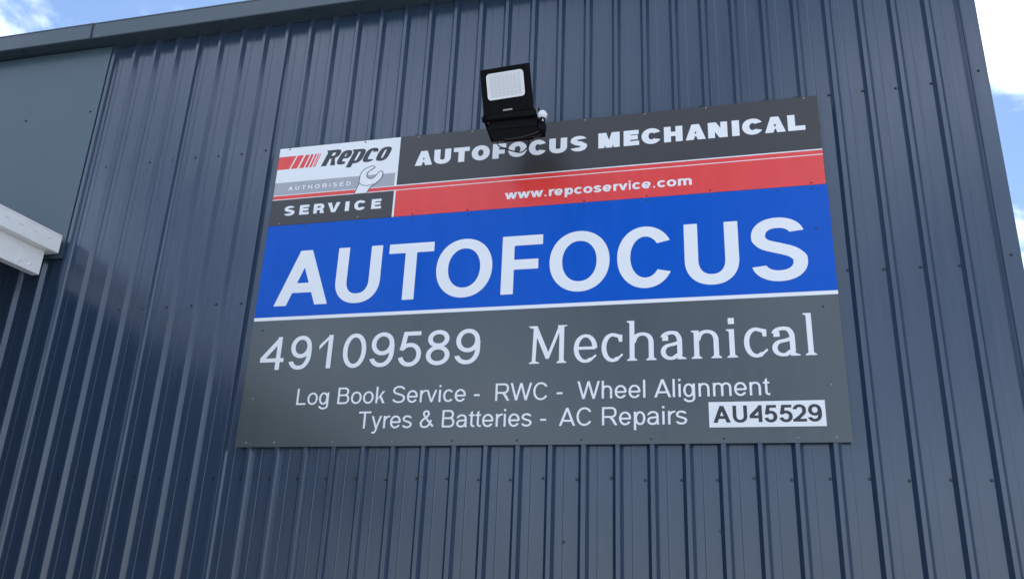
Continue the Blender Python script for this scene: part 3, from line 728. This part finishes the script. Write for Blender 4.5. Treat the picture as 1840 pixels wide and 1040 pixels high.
SVC = [('S', 0.010, 0.089), ('E', 0.126, 0.197), ('R', 0.231, 0.311), ('V', 0.332, 0.425), ('I', 0.462, 0.492), ('C', 0.529, 0.612), ('E', 0.652, 0.723)]
word('letter', SVC, 1.5765, 0.072, 0.36, 0.25, 'white', US, YP, label='widely spaced bold white capitals on the black panel')
TOP = [('A', 0.936, 1.058), ('U', 1.070, 1.187), ('T', 1.206, 1.316), ('O', 1.332, 1.455), ('F', 1.475, 1.566), ('O', 1.581, 1.706), ('C', 1.719, 1.836), ('U', 1.854, 1.971), ('S', 1.992, 2.100)]
TOP2 = [('M', 2.173, 2.309), ('E', 2.334, 2.431), ('C', 2.447, 2.569), ('H', 2.586, 2.700), ('A', 2.718, 2.840), ('N', 2.855, 2.971), ('I', 2.998, 3.042), ('C', 3.059, 3.181), ('A', 3.191, 3.311), ('L', 3.325, 3.424)]
word('letter', TOP, 1.872, 0.109, 0.39, 0.285, 'white', US, YP, label='first word of broad white capitals on the charcoal band')
word('letter', TOP2, 1.8775, 0.109, 0.39, 0.285, 'white', US, YP, label='second word of broad white capitals on the charcoal band')
word('letter', spread('www.repcoservice.com', 1.572, 2.745, track=-5, wide=1.12), 1.569, 0.063, 0.265, 0.185, 'white', US, YP, label='small bold white web address on the red band')
# sign screws
s = MB().dome((0, 0, 0), (0, -1, 0), 0.0062, 0.0035, 10, 3)
SS = bpy.data.meshes.new('screw'); SS.from_pydata(s.v, [], s.f); SS.materials.append(MT['steelscrew'])
SD = bpy.data.meshes.new('screw'); SD.from_pydata(s.v, [], s.f); SD.materials.append(MT['screw'])
for x, m in ((-0.015, SD), (0.558, SD), (0.945, SS), (1.325, SS), (2.086, SS), (2.470, SS), (2.850, SS), (3.430, SS)): screw(x, YP, Z0+2.096, US, m)
for x, z, m in ((-0.014, 1.521, SS), (0.561, 1.526, SS), (0.950, 1.516, SD), (1.327, 1.516, SD), (2.086, 1.516, SD), (2.471, 1.518, SD), (2.851, 1.521, SD), (3.428, 1.521, SD)): screw(x, YP, Z0+z, US, m)
for x, z in ((0.181, 1.486), (0.561, 1.484), (0.950, 1.484), (1.328, 1.482), (1.706, 1.480), (2.083, 1.482), (2.470, 1.486), (2.849, 1.485), (3.239, 1.484), (3.428, 1.486)): screw(x, YP, Z0+z, LS, SD)
for x in (-0.018, 0.173, 0.560, 0.946, 1.323, 1.711, 2.085, 2.473, 2.863, 3.245, 3.435): screw(x, YP, Z0+0.026, LS, SS if x < 1.2 or x > 3 else SD)
for x, z, m in ((-0.018, 0.304, SS), (3.434, 0.309, SS), (-0.018, 0.757, SD), (3.431, 0.754, SD), (3.431, 1.225, SD), (-0.018, 1.19, SD)): screw(x, YP, Z0+z, LS, m)

# ------------------------------------------------------------------ floodlight above the sign
FL = empty('floodlight', (1.64, 0, Z0+2.0), 'black floodlight with frosted lens bracketed to the wall above the sign', 'floodlight')
hb = Vector((1.625, -0.205, Z0+2.075)); ht = Vector((1.610, -0.300, Z0+2.368))
hz = (ht-hb).normalized(); hx = Vector((1, 0, 0.035)); hx = (hx-hx.dot(hz)*hz).normalized(); hy = hz.cross(hx).normalized()     # hy points back to the wall
HL = (ht-hb).length
HX = Matrix.Translation(hb) @ Matrix(((hx.x, hy.x, hz.x, 0), (hx.y, hy.y, hz.y, 0), (hx.z, hy.z, hz.z, 0), (0, 0, 0, 1)))
HW = 0.163
hd = MB().bbox(-HW, HW, 0.0, 0.030, 0.0, HL, 0.006)
head = hd.obj('housing', 'lampblack', FL, xf=HX)
# raised front rim around the lens
mb = MB()
for a in ((-HW+.004, -0.126, 0.004, HL-.004), (0.126, HW-.004, 0.004, HL-.004)): mb.bbox(a[0], a[1], -0.008, 0.001, a[2], a[3], 0.002)
mb.bbox(-0.126, 0.126, -0.008, 0.001, HL-0.040, HL-.004, 0.002); mb.bbox(-0.126, 0.126, -0.008, 0.001, 0.004, 0.097, 0.002)
mb.obj('front_rim', 'lampblack', head, xf=HX)
for k in range(11):
    x = -0.14+0.028*k; MB().bbox(x-0.002, x+0.002, 0.031, 0.052, 0.03, HL-0.03, 0.001).obj('cooling_fin', 'lampblack', head, xf=HX)
def rrect(x0, x1, z0, z1, r, k=5):
    o = []
    for cx, cz, a in ((x1-r, z1-r, 0), (x0+r, z1-r, 90), (x0+r, z0+r, 180), (x1-r, z0+r, 270)):
        for j in range(k+1):
            q = math.radians(a+90*j/k); o.append((cx+r*math.cos(q), cz+r*math.sin(q)))
    return np.array(o)
LZ0, LZ1 = 0.098, HL-0.038
mb = MB(); fill(mb, [rrect(-0.122, 0.122, LZ0, LZ1, 0.022), rrect(-0.113, 0.113, LZ0+.009, LZ1-.009, 0.015)[::-1]], 0.0, 0.0095, lambda x, z: (x, z))
lens = mb.obj('lens_frame', 'lens', head, xf=HX)
mb = MB(); fill(mb, [rrect(-0.1128, 0.1128, LZ0+.0092, LZ1-.0092, 0.015)], 0.0, 0.0065, lambda x, z: (x, z)); mb.obj('lens', 'lens', head, xf=HX)
nx_, nz_ = 8, 8; dxl = 0.205/nx_; dzl = (LZ1-LZ0-0.030)/nz_
for i in range(nx_):
    for j in range(nz_):
        x = -0.1025+dxl*(i+.5); z = LZ0+0.015+dzl*(j+.5)
        MB().bbox(x-dxl*.43, x+dxl*.43, -0.0088, -0.0064, z-dzl*.40, z+dzl*.40, 0.001).obj('led', 'led', head, xf=HX)
mb = MB().bbox(-0.03, 0.032, -0.0092, -0.0082, 0.018, 0.028, 0.0003); mb.obj('name_plate', 'gal', head, xf=HX)
# hinge knuckles, driver box, U bracket
for x in (-HW-0.012, HW-0.048): MB().cyl((x, 0.016, -0.012), (1, 0, 0), 0.020, 0.06, 14).obj('hinge', 'lampblack', FL, xf=HX)
MB().bbox(1.490, 1.816, -0.188, -0.050, Z0+1.974, Z0+2.066, 0.006).obj('driver_box', 'lampblack', FL)
MB().add([(1.500, -0.188, Z0+1.972), (1.824, -0.188, Z0+1.972), (1.535, -0.170, Z0+1.902), (1.822, -0.170, Z0+1.914), (1.545, -0.060, Z0+1.968), (1.812, -0.060, Z0+1.972), (1.500, -0.060, Z0+1.990), (1.824, -0.060, Z0+1.990)],
         [(0, 2, 3, 1), (2, 4, 5, 3), (4, 6, 7, 5), (0, 6, 4, 2), (1, 3, 5, 7), (0, 1, 7, 6)]).obj('driver_cover', 'lampblack', FL)
MB().bbox(1.480, 1.800, -0.212, -0.172, Z0+2.040, Z0+2.094, 0.006).obj('hinge_bar', 'lampblack', FL)
br = MB()
for x in (1.462, 1.822):
    br.add([(x, -0.006, Z0+2.00), (x, -0.006, Z0+2.05), (x, -0.215, Z0+2.09), (x, -0.215, Z0+2.045), (x+0.006, -0.006, Z0+2.00), (x+0.006, -0.006, Z0+2.05), (x+0.006, -0.215, Z0+2.09), (x+0.006, -0.215, Z0+2.045)],
           [(0, 1, 2, 3), (7, 6, 5, 4), (0, 4, 5, 1), (1, 5, 6, 2), (2, 6, 7, 3), (3, 7, 4, 0)])
br.box(1.469, 1.821, -0.012, -0.006, Z0+1.998, Z0+2.052); br.obj('bracket', 'lampblack', FL)
MB().box(1.55, 1.75, -0.052, -0.013, Z0+1.985, Z0+2.045).obj('mounting_block', 'lampblack', FL)
# daylight sensor on the right-hand arm
sb = MB().cyl((1.845, -0.19, Z0+1.985), (0.02, -0.05, 1), 0.019, 0.045, 14).obj('sensor_base', 'lampblack', FL)
MB().bbox(1.822, 1.868, -0.205, -0.165, Z0+1.93, Z0+1.987, 0.006).obj('junction_box', 'lampblack', FL)
MB().dome((1.846, -0.196, Z0+2.045), (0.05, -0.85, -0.35), 0.031, 0.026, 20, 6).cyl((1.846, -0.196, Z0+2.045), (-0.05, 0.85, 0.35), 0.031, 0.022, 20).obj('sensor_dome', 'whiteplastic', FL, True)
MB().cyl((1.850, -0.200, Z0+2.012), (0, 0, -1), 0.009, 0.018, 12).obj('sensor_collar', 'whiteplastic', FL)
def bez(pts, k=8): 
    P = [Vector(p) for p in pts]; P = [2*P[0]-P[1]]+P+[2*P[-1]-P[-2]]; o = []
    for i in range(1, len(P)-2):
        for j in range(k):
            t = j/k; o.append(0.5*(2*P[i]+(P[i+1]-P[i-1])*t+(2*P[i-1]-5*P[i]+4*P[i+1]-P[i+2])*t*t+(3*P[i]-P[i-1]-3*P[i+1]+P[i+2])*t**3))
    o.append(P[-2]); return o
MB().tube(bez([(1.53, -0.11, Z0+1.96), (1.545, -0.12, Z0+1.90), (1.59, -0.10, Z0+1.882), (1.65, -0.08, Z0+1.866), (1.69, -0.06, Z0+1.872), (1.725, -0.05, Z0+1.92), (1.73, -0.05, Z0+1.99)]), 0.0042).obj('cable', 'cable', FL, True)
MB().tube(bez([(1.845, -0.185, Z0+1.95), (1.80, -0.20, Z0+1.915), (1.70, -0.19, Z0+1.90), (1.60, -0.17, Z0+1.915), (1.53, -0.16, Z0+1.97)]), 0.0040).obj('cable', 'cable', FL, True)

# the lamp hangs well clear of the sign on a slanting arm that is fixed to the wall above the boards
FS = 0.95
FL.scale = (FS, FS, FS)
FL.location = (1.70435, -0.23907, Z0+1.85373)
def to_lamp(p): return tuple((Vector(p)-FL.location)/FS)
mb = MB().tube([(1.600, -0.004, Z0+2.235), (1.606, -0.030, Z0+2.228), (1.640, -0.110, Z0+2.130), (1.714, -0.255, Z0+1.885), (1.714, -0.262, Z0+1.866)], 0.017, 10)
mb.v = [to_lamp(p) for p in mb.v]; obj('arm', mb.v, mb.f, 'lampblack', FL, True, local=True)
mb = MB().bbox(1.548, 1.652, -0.0075, -0.0005, Z0+2.175, Z0+2.295, 0.002)
mb.v = [to_lamp(p) for p in mb.v]; obj('wall_plate', mb.v, mb.f, 'lampblack', FL, local=True)
